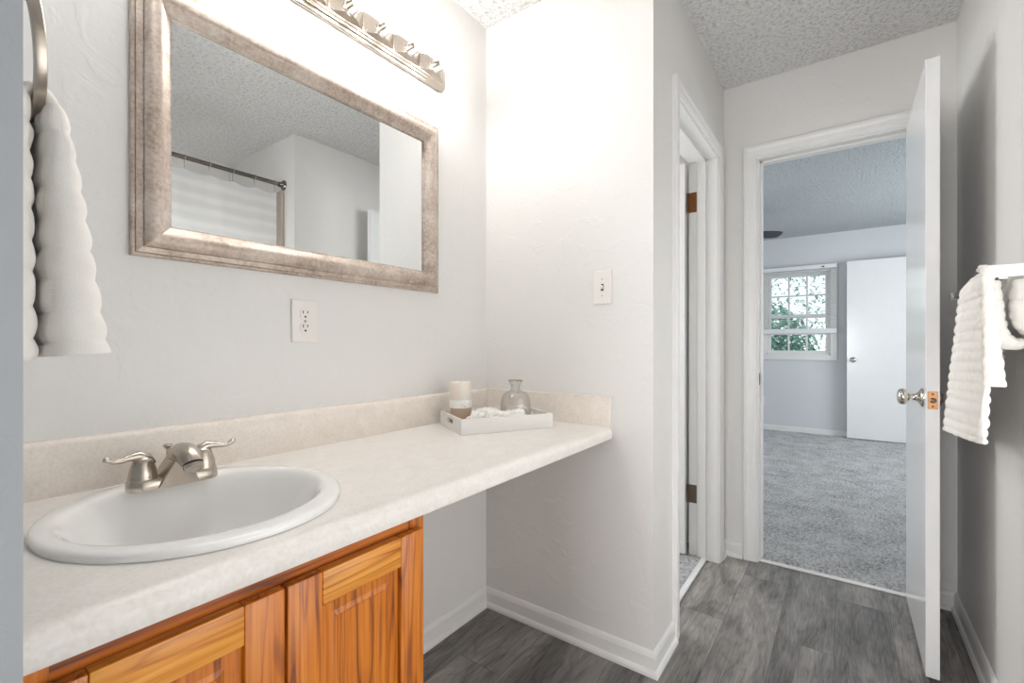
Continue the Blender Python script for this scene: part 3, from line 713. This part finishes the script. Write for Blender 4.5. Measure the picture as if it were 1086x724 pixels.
MB().lathe([(0, 0), (0.0025, 0), (0.0025, 0.048), (0.006, 0.052), (0.0085, 0.056), (0.0075, 0.059), (0, 0.060)], (FCX - 0.004, FCY + 0.021, FZ + 0.016), 'Z', 16).build('lift_rod', M['nickel'], fc, True, auto=40)

# ------------------------------------------------------------------ mirror
mr = empty('wall_mirror', (0.772, Ym, 1.2912), 'large framed mirror above the vanity with mottled champagne frame', 'mirror')
ML, MR_, MBt, MT = 0.3176, 1.2269, 1.2912, 1.9029
FP = [(0, 0.0005), (0, 0.012), (0.0025, 0.0145), (0.0060, 0.0145), (0.0070, 0.0130), (0.0078, 0.0170), (0.0190, 0.0200), (0.0200, 0.0188), (0.0210, 0.0245), (0.026, 0.0290), (0.033, 0.0322), (0.039, 0.0330), (0.045, 0.0318),
      (0.055, 0.0250), (0.066, 0.0165), (0.0700, 0.0135), (0.0728, 0.0128), (0.0728, 0.004), (0.0728, 0.0005)]
corners = [(ML, MBt, 1, 1), (MR_, MBt, -1, 1), (MR_, MT, -1, -1), (ML, MT, 1, -1)]
rings = [[(cx + sx * u, Ym - w, cz + sz * u) for u, w in FP] for cx, cz, sx, sz in corners]
MB().loft(rings + [rings[0]], True, False).build('frame', M['frame'], mr, True, auto=28)
MB().box(ML + 0.07, MR_ - 0.07, Ym - 0.0065, Ym - 0.002, MBt + 0.07, MT - 0.07).build('mirror_glass', M['mirror'], mr)

# ------------------------------------------------------------------ vanity light bar
LBX0, LBX1, LBZ0, LBZ1 = 0.275, 1.268, 2.046, 2.152
lb = empty('vanity_light_bar', ((LBX0 + LBX1) / 2, Ym, LBZ0), 'satin nickel vanity light bar with a row of lit globe bulbs above the mirror', 'light fixture')
def rr_xz(i, w, r):
    x0, x1, z0, z1 = LBX0 + i, LBX1 - i, LBZ0 + i, LBZ1 - i; out = []
    for (cx, cz, a) in ((x1 - r, z1 - r, 0), (x0 + r, z1 - r, PI / 2), (x0 + r, z0 + r, PI), (x1 - r, z0 + r, 1.5 * PI)):
        for j in range(9):
            t = a + j / 8 * PI / 2; out.append((cx + r * math.cos(t), Ym - w, cz + r * math.sin(t)))
    return out
PL = [(0, 0.0005, .036), (0, 0.009, .036), (0.003, 0.012, .034), (0.008, 0.013, .030), (0.010, 0.017, .028), (0.013, 0.0195, .026), (0.0165, 0.020, .022), (0.018, 0.0235, .021), (0.021, 0.0255, .018), (0.024, 0.026, .015)]
MB().loft([rr_xz(*p) for p in PL]).build('back_plate', M['lamp_metal'], lb, True, auto=30)
zc = (LBZ0 + LBZ1) / 2
sp_x = [1.183 - 0.118 * i for i in range(8)]
rid = MB()
xe0, xe1 = LBX0 + 0.03, LBX1 - 0.03
# spine of pyramidal facets between the sockets
edges = [xe1] + [(sp_x[i] + sp_x[i + 1]) / 2 for i in range(7)] + [xe0]
for i in range(8):
    a, b = edges[i + 1], edges[i]
    m_ = sp_x[i]
    z0_, z1_ = zc - 0.029, zc + 0.029; yb, yt = Ym - 0.0255, Ym - 0.044
    ring0 = [(a, yb, z0_), (b, yb, z0_), (b, yb, z1_), (a, yb, z1_)]
    ring1 = [(m_ - 0.019, yt, zc - 0.019), (m_ + 0.019, yt, zc - 0.019), (m_ + 0.019, yt, zc + 0.019), (m_ - 0.019, yt, zc + 0.019)]
    rid.loft([ring0, ring1])
rid.build('faceted_spine', M['lamp_metal'], lb)
for i, X in enumerate(sp_x):
    s = MB().lathe([(0, 0), (0.0235, 0), (0.0235, 0.004), (0.0205, 0.007), (0.0205, 0.036), (0.0215, 0.041), (0.0195, 0.041), (0.0195, 0.030), (0, 0.030)], (X, Ym - 0.0435, zc), '-Y', 28).build('socket', M['chrome'], lb, True, auto=40)
    pr = [(0.0001, 0.0), (0.0125, 0.0), (0.0130, 0.004), (0.0150, 0.008)]
    for j in range(1, 15):
        t = math.radians(-58 + j / 14 * 148); pr.append((0.0300 * math.cos(t), 0.0345 + 0.0300 * math.sin(t)))
    MB().lathe(pr, (X, Ym - 0.0745, zc), '-Y', 28).build('light_bulb', M['bulb'], lb, True)

# ------------------------------------------------------------------ light switch on the partition
ls = empty('light_switch', (Xp, 0.699, 1.2445), 'white toggle light switch on the narrow wall above the counter end', 'switch')
MB().rbox(Xp - 0.0065, Xp, 0.664, 0.734, 1.2445, 1.3635, 0.0028).build('cover_plate', M['plastic'], ls)
MB().rbox(Xp - 0.0072, Xp - 0.006, 0.694, 0.704, 1.292, 1.316, 0.0004).build('switch_slot', M['slot'], ls)
tg = [(0, -0.006), (0.013, -0.0045), (0.015, -0.001), (0.013, 0.002), (0, 0.006)]
MB().extrude([(w, b) for w, b in tg], lambda w, b: (Xp - 0.006 - w, 0.6955, 1.303 + b + w * 0.5), lambda w, b: (Xp - 0.006 - w, 0.7025, 1.303 + b + w * 0.5)).build('toggle', M['plastic'], ls)
for zz in (1.274, 1.334):
    MB().lathe([(0, 0), (0.0028, 0), (0.002, 0.001), (0, 0.001)], (Xp - 0.0065, 0.699, zz), '-X', 12).build('screw', M['polished'], ls)

# ------------------------------------------------------------------ tray with its things
TA = math.atan2(-0.485, 0.873)
TO = Vector((1.089, 0.985, CZ)); ux = Vector((math.cos(TA), math.sin(TA), 0)); uy = Vector((-math.sin(TA), math.cos(TA), 0))
TW, TD, THt, TT = 0.335, 0.232, 0.050, 0.009
def TL(a, b, z): return TO + ux * a + uy * b + Vector((0, 0, z))
tr = empty('serving_tray', TL(TW / 2, TD / 2, 0), 'white rectangular tray with cut-out handles on the far end of the counter', 'tray')
def tbox(mb, a0, a1, b0, b1, z0, z1, r=0.0012):
    t = MB().rbox(a0, a1, b0, b1, z0, z1, r); mb.add([TL(*p) for p in t.v], t.f); return mb
tbox(MB(), TT, TW - TT, TT, TD - TT, 0.002, 0.009).build('tray_base', M['tray'], tr)
for b0 in (0, TD - TT):
    tbox(MB(), 0, TW, b0, b0 + TT, 0, THt).build('long_side', M['tray'], tr)
for a0 in (0, TW - TT):
    mb = MB(); h0, h1 = TD / 2 - 0.030, TD / 2 + 0.030
    tbox(mb, a0, a0 + TT, TT, h0, 0, THt); tbox(mb, a0, a0 + TT, h1, TD - TT, 0, THt)
    tbox(mb, a0, a0 + TT, h0 - 0.001, h1 + 0.001, 0, 0.022, 0.0008); tbox(mb, a0, a0 + TT, h0 - 0.001, h1 + 0.001, 0.038, THt, 0.0008)
    mb.build('handle_side', M['tray'], tr)
BZ = CZ + 0.009
c = TL(0.052, 0.156, 0.009)
ca = empty('pillar_candle', c, 'cream and tan pillar candle with a pale ribbon, at the back left of the tray', 'candle')
MB().lathe([(0, 0.062), (0.0372, 0.062), (0.0375, 0.064), (0.0375, 0.144), (0.0365, 0.148), (0.034, 0.1495), (0.024, 0.147), (0.008, 0.146), (0, 0.146)], c, 'Z', 40).build('cream_wax', M['wax'], ca, True, auto=40)
MB().lathe([(0, 0.0), (0.0368, 0.0), (0.0375, 0.002), (0.0375, 0.062), (0, 0.062)], c, 'Z', 40).build('tan_wax', M['tan'], ca, True, auto=40)
rb_ = MB().lathe([(0.0376, 0.060), (0.0390, 0.060), (0.0394, 0.072), (0.0390, 0.087), (0.0376, 0.087)], c, 'Z', 40, cap=False).build('ribbon', M['ribbon'], ca, True, auto=40)
kd = Vector((-c.x, -c.y, 0)).normalized(); kd = Matrix.Rotation(0.42, 3, 'Z') @ kd
kt = MB()
for ang, ln in ((0.15, 0.016), (2.6, 0.013), (-1.3, 0.015), (-1.9, 0.013), (1.2, 0.009)):
    side = kd.cross(Vector((0, 0, 1))); p0 = c + kd * 0.0395 + Vector((0, 0, 0.074)); dr = side * math.cos(ang) + Vector((0, 0, 1)) * math.sin(ang)
    kt.tube([p0, p0 + dr * ln * 0.5 + kd * 0.003, p0 + dr * ln], [0.003, 0.004, 0.0018], 8)
kt.build('ribbon_knot', M['ribbon'], rb_, True)
MB().lathe([(0, 0), (0.0012, 0), (0.001, 0.008), (0, 0.009)], c + Vector((0, 0, 0.145)), 'Z', 8).build('wick', M['wick'], ca)
b = TL(0.245, 0.112, 0.009)
bt = empty('glass_bottle', b, 'round-shouldered glass bottle with flared neck standing in the tray', 'bottle')
OUT = [(0.0, 0.0), (0.050, 0.0), (0.0535, 0.003), (0.0545, 0.008), (0.0545, 0.070), (0.053, 0.084), (0.047, 0.098), (0.036, 0.108), (0.022, 0.114), (0.0165, 0.119), (0.0155, 0.124), (0.018, 0.134), (0.0245, 0.146), (0.0258, 0.149)]
INN = [(0.0240, 0.149), (0.0162, 0.134), (0.0138, 0.124), (0.0145, 0.119), (0.021, 0.1118), (0.035, 0.1055), (0.0455, 0.096), (0.0512, 0.083), (0.0525, 0.070), (0.0525, 0.009), (0.050, 0.005), (0.0, 0.004)]
MB().lathe(OUT + INN, b, 'Z', 48, cap=False).build('bottle_body', M['bottle'], bt, True, auto=50)
MB().lathe([(0.0245, 0.148), (0.0262, 0.1485), (0.0266, 0.150), (0.0255, 0.1515), (0.0243, 0.1505)], b, 'Z', 36, cap=False).build('bottle_rim', M['nickel'], bt, True)
pb = MB()
for i in range(300):
    q = None
    rr = 0.047 * math.sqrt(random.random()); t = random.uniform(0, 2 * PI); zz = 0.010 + 0.040 * random.random() * (1 - 0.35 * (rr / 0.047) ** 2 * random.random())
    s = random.uniform(0.0032, 0.0056)
    pb.lathe([(0, -s), (s * 0.7, -s * 0.7), (s, 0), (s * 0.7, s * 0.7), (0, s)], (b.x + rr * math.cos(t), b.y + rr * math.sin(t), b.z + zz), 'Z', 7)
pbo = pb.build('white_pebbles', M['pebble'], None, True)
tag(pbo, 'small white pebbles filling the bottom of the glass bottle', 'pebbles', kind='stuff')

# bump of the seersucker cloth: puffs in rows
def puff(u, v, pu, pv):
    """u,v in metres along the cloth; returns 0..1"""
    a = abs(math.sin(PI * v / pv)); row = math.floor(v / pv)
    b_ = abs(math.sin(PI * (u / pu + 0.5 * (row % 2))))
    return (a ** 0.7) * (0.45 + 0.55 * b_ ** 0.8) * (0.8 + 0.35 * mnoise.noise(Vector((u * 40, v * 40, 1.3))))

# crumpled washcloth in the tray
def washcloth():
    mb = MB(); n, m = 60, 34; rings = []
    for i in range(n):
        t = i / (n - 1); a = 0.034 + 0.215 * t
        rad = 0.030 * math.sin(PI * min(1, 0.08 + t * 0.95)) ** 0.45 if t < 0.55 else 0.022 * (1 - 0.35 * (t - 0.55) / 0.45)
        up = 0.012 * math.exp(-((t - 0.33) / 0.2) ** 2)
        ring = []
        for j in range(m):
            an = 2 * PI * j / m
            f = 1 + 0.16 * math.sin(5 * an + 7 * t) + 0.22 * mnoise.noise(Vector((math.cos(an) * 1.6, math.sin(an) * 1.6, t * 7)))
            f += 0.10 * math.sin(60 * t + 3 * math.sin(an * 2))
            r = max(0.002, rad * f)
            zr = max(1.0, 0.0275 / rad) if 0.1 < t < 0.97 else 1.0
            zz = 0.010 + max(0.0, rad * zr * 0.9 + r * zr * math.sin(an) * 0.95) + (up if math.sin(an) > 0 else 0)
            ring.append(TL(max(a, 0.012), max(0.0105, 0.047 - 0.012 * t + r * math.cos(an) * 1.05), zz))
        rings.append(ring)
    return mb.loft(rings)
wc = washcloth().build('washcloth', M['towel'], None, True)
tag(wc, 'white crumpled washcloth lying in the tray between candle and bottle', 'washcloth')

# ------------------------------------------------------------------ draped towels: sweep of a flattened section along a path
def smooth_path(pts, n):
    """Catmull-Rom resample of (vector, params...) tuples"""
    P = [Vector(p) for p in pts]; L = [0]
    for i in range(1, len(P)): L.append(L[-1] + max((P[i] - P[i - 1]).length, 1e-6))
    def at(i): return P[max(0, min(len(P) - 1, i))]
    out = []; ks = []
    for s in range(n):
        d = L[-1] * s / (n - 1); i = 0
        while i < len(P) - 2 and L[i + 1] < d: i += 1
        t = (d - L[i]) / (L[i + 1] - L[i]); p0, p1, p2, p3 = at(i - 1), at(i), at(i + 1), at(i + 2)
        out.append(0.5 * ((2 * p1) + (p2 - p0) * t + (2 * p0 - 5 * p1 + 4 * p2 - p3) * t * t + (3 * p1 - p0 - 3 * p2 + p3) * t ** 3)); ks.append((i, t, d))
    return out, ks
def lerp_list(vals, ks): return [vals[i] + (vals[min(i + 1, len(vals) - 1)] - vals[i]) * max(0, min(1, t)) for i, t, d in ks]
def drape(mb, pts, wid, thk, wdir, n=120, m=72, amp=0.0035, pu=0.022, pv=0.021, ruffle=0.0, lean=None, tilt=None, ex=4.0, ph=0.0):
    """pts path; wid half widths along wdir; thk half thickness; bump puffs on the surface"""
    wdir = Vector(wdir); path, ks = smooth_path(pts, n); Wd = lerp_list(wid, ks); Tk = lerp_list(thk, ks)
    Ln = lerp_list(lean, ks) if lean else [0] * n
    Tl = lerp_list(tilt, ks) if tilt else [0] * n
    rings = []
    for i, p in enumerate(path):
        t = (path[min(i + 1, n - 1)] - path[max(i - 1, 0)]).normalized(); nr = wdir.cross(t).normalized(); v = ks[i][2]
        ring = []
        for j in range(m):
            a = 2 * PI * j / m; ca, sa = math.cos(a), math.sin(a); e = 2 / ex
            cw = math.copysign(abs(ca) ** e, ca); sn = math.copysign(abs(sa) ** (2 / 2.4), sa)
            u = cw * Wd[i]
            d = puff(u + ph, v, pu, pv) * amp
            rf = ruffle * math.sin(u * 2 * PI / 0.045 + v * 3) * min(1, v * 4)
            q = p + wdir * (u + Ln[i] + math.copysign(d, ca) * abs(ca) ** 3) + nr * (sn * (Tk[i] + d) + rf) + Vector((0, 0, -Tl[i] * u))
            ring.append(q)
        rings.append(ring)
    mb.loft(rings)
    return mb

# towel on the left ring
tring = empty('towel_ring', (X0, 0.84, 1.545), 'brushed nickel towel ring on the left wall above the sink', 'towel ring')
MB().lathe([(0, 0), (0.024, 0), (0.024, 0.004), (0.018, 0.009), (0.009, 0.012), (0.008, 0.030), (0.011, 0.034), (0.011, 0.050), (0, 0.050)], (X0, 0.84, 1.548), 'X', 24).build('mount', M['nickel'], tring, True, auto=40)
pts = [(0.112 - 0.0075 * math.sin(t), 0.84 + 0.079 * math.cos(t), 1.471 + 0.079 * math.sin(t)) for t in [2 * PI * j / 64 for j in range(65)]]
MB().tube(pts, 0.0058, 16, sq=5).build('ring', M['nickel'], tring, True, auto=30)
tw = MB()
drape(tw, [(0.098, 0.842, 1.082), (0.098, 0.842, 1.20), (0.0985, 0.842, 1.33), (0.1005, 0.842, 1.385), (0.107, 0.842, 1.409), (0.1185, 0.842, 1.4145), (0.130, 0.842, 1.402), (0.1345, 0.842, 1.375), (0.1385, 0.842, 1.32), (0.1455, 0.842, 1.20), (0.1535, 0.842, 1.088)],
      [0.078, 0.074, 0.060, 0.050, 0.044, 0.042, 0.046, 0.052, 0.060, 0.070, 0.076], [0.0155, 0.0145, 0.0130, 0.011, 0.007, 0.005, 0.008, 0.0115, 0.016, 0.0235, 0.031], (0, 1, 0), n=190, m=84, amp=0.0058, pu=0.03, pv=0.036)
t1 = tw.build('hand_towel', M['towel'], None, True)
tag(t1, 'white puckered hand towel hanging through the towel ring on the left wall', 'towel')

# towel bar on the right wall with two towels
BY, BZt = -0.312, 1.268
tb = empty('towel_bar', (1.9, Yr, 1.25), 'white towel bar on the right wall beside the open door', 'towel bar')
MB().rbox(1.60, 2.20, BY - 0.008, BY + 0.008, BZt - 0.008, BZt + 0.008, 0.002).build('bar', M['ceramic'], tb)
MB().rbox(1.588, 1.612, Yr, -0.279, 1.2635, 1.2945, 0.004).build('post', M['ceramic'], tb)
MB().lathe([(0, 0), (0.022, 0), (0.022, 0.005), (0.012, 0.010), (0.011, 0.060), (0.013, 0.064), (0.013, 0.078), (0, 0.078)], (2.20, Yr, BZt), 'Y', 20).build('post', M['ceramic'], tb, True, auto=40)
tw = MB()
yb_, yf_ = BY - 0.020, BY + 0.030
drape(tw, [(1.80, BY - 0.016, 1.06), (1.80, BY - 0.020, 1.14), (1.79, BY - 0.018, 1.245), (1.75, BY + 0.002, 1.2835), (1.752, BY + 0.024, 1.245), (1.78, BY + 0.030, 1.10), (1.80, BY + 0.036, 0.95), (1.805, BY + 0.042, 0.842)],
      [0.090, 0.090, 0.100, 0.140, 0.150, 0.185, 0.225, 0.245], [0.006, 0.006, 0.005, 0.0045, 0.006, 0.008, 0.009, 0.009], (1, 0, 0), n=190, m=120, amp=0.0085, pu=0.042, pv=0.027, ruffle=0.004, tilt=[0, 0, 0, 0, 0, 0.02, 0.05, 0.08])
drape(tw, [(1.568, -0.291, 1.000), (1.568, -0.288, 1.06), (1.569, -0.283, 1.15), (1.571, -0.279, 1.23), (1.575, -0.277, 1.275), (1.590, -0.276, 1.290), (1.612, -0.276, 1.286)],
      [0.0185, 0.0160, 0.0110, 0.0080, 0.0070, 0.0070, 0.0070], [0.006, 0.006, 0.006, 0.005, 0.004, 0.004, 0.004], (0, 1, 0), n=110, m=48, amp=0.0045, pu=0.03, pv=0.024)
t2 = tw.build('bath_towel', M['towel'], None, True)
tag(t2, 'long white puckered towel draped over the bar on the right wall', 'towel')
tw = MB()
drape(tw, [(1.628, -0.2985, 1.2585), (1.628, -0.3005, 1.20), (1.628, -0.304, 1.145), (1.628, -0.317, 1.112), (1.628, -0.338, 1.102), (1.628, -0.352, 1.108)],
      [0.020, 0.024, 0.026, 0.026, 0.022, 0.015], [0.011, 0.0145, 0.0165, 0.0165, 0.013, 0.008], (1, 0, 0), n=80, m=48, amp=0.0042, pu=0.03, pv=0.024, ex=2.6)
drape(tw, [(1.628, -0.342, 1.2585), (1.628, -0.3425, 1.20), (1.628, -0.345, 1.165), (1.628, -0.352, 1.140), (1.628, -0.356, 1.128)],
      [0.020, 0.024, 0.024, 0.020, 0.012], [0.010, 0.0135, 0.0145, 0.011, 0.006], (1, 0, 0), n=70, m=48, amp=0.0042, pu=0.03, pv=0.024, ex=2.6)
t3 = tw.build('hand_towel', M['towel'], None, True)
tag(t3, 'white puckered towel looped in a swag under the near end of the right towel bar', 'towel')

# ------------------------------------------------------------------ tub side, seen in the mirror
RY_, RZ_ = -0.505, 2.136
rd = empty('shower_rod', (0.8, RY_, RZ_), 'dark metal shower curtain rod across the tub alcove, seen in the mirror', 'shower rod')
MB().tube([(X0 + 0.001, RY_, RZ_), (1.55, RY_, RZ_)], 0.0125, 18).build('tube', M['rod'], rd, True, auto=50)
MB().lathe([(0, 0), (0.032, 0), (0.032, 0.006), (0.022, 0.014), (0.017, 0.020), (0.017, 0.034), (0, 0.034)], (1.565, RY_, RZ_), '-X', 24).build('flange', M['rod'], rd, True, auto=40)
MB().lathe([(0, 0), (0.032, 0), (0.032, 0.006), (0.022, 0.014), (0.017, 0.020), (0.017, 0.034), (0, 0.034)], (X0, RY_, RZ_), 'X', 24).build('flange', M['rod'], rd, True, auto=40)
def curtain():
    mb = MB(); n, m = 220, 50; vs = []
    x0, x1, z0, z1 = 0.12, 1.515, 0.25, 2.075
    for i in range(n):
        u = i / (n - 1); x = x0 + (x1 - x0) * u
        for j in range(m):
            z = z0 + (z1 - z0) * j / (m - 1)
            sag = 0.012 * abs(math.sin(PI * u * 11)) if j == m - 1 else 0.012 * abs(math.sin(PI * u * 11)) * (j / (m - 1)) ** 8
            y = RY_ + 0.006 * math.sin(2 * PI * u * 5.5) + 0.002 * math.sin(2 * PI * u * 13 + z)
            vs.append((x, y, z - sag))
    fs = [(i * m + j, (i + 1) * m + j, (i + 1) * m + j + 1, i * m + j + 1) for i in range(n - 1) for j in range(m - 1)]
    return mb.add(vs, fs)
sc_o = curtain().build('shower_curtain', M['curtain'], None, True)
tag(sc_o, 'white striped shower curtain hanging from the rod, seen in the mirror', 'shower curtain')
ORD = ['first', 'second', 'third', 'fourth', 'fifth', 'sixth', 'seventh', 'eighth', 'ninth', 'tenth', 'eleventh', 'twelfth']
for i in range(7):
    X = 1.505 - i * (1.37 / 11)
    u = (X - 0.12) / 1.395; y = RY_ + 0.006 * math.sin(2 * PI * u * 5.5)
    pts = [(X, RY_ + 0.0155 * math.cos(t), RZ_ + 0.0155 * math.sin(t)) for t in [math.radians(-60 + 300 * j / 20) for j in range(21)]]
    pts += [(X, RY_ - 0.004, RZ_ - 0.04), (X, RY_ - 0.006, RZ_ - 0.07)]
    o = MB().tube(pts, 0.0016, 8).build('curtain_hook', M['chrome'], None, True)
    tag(o, '%s wire curtain hook on the shower rod, counted from its wall flange' % ORD[i], 'curtain hook', 'hooks on the shower rod')
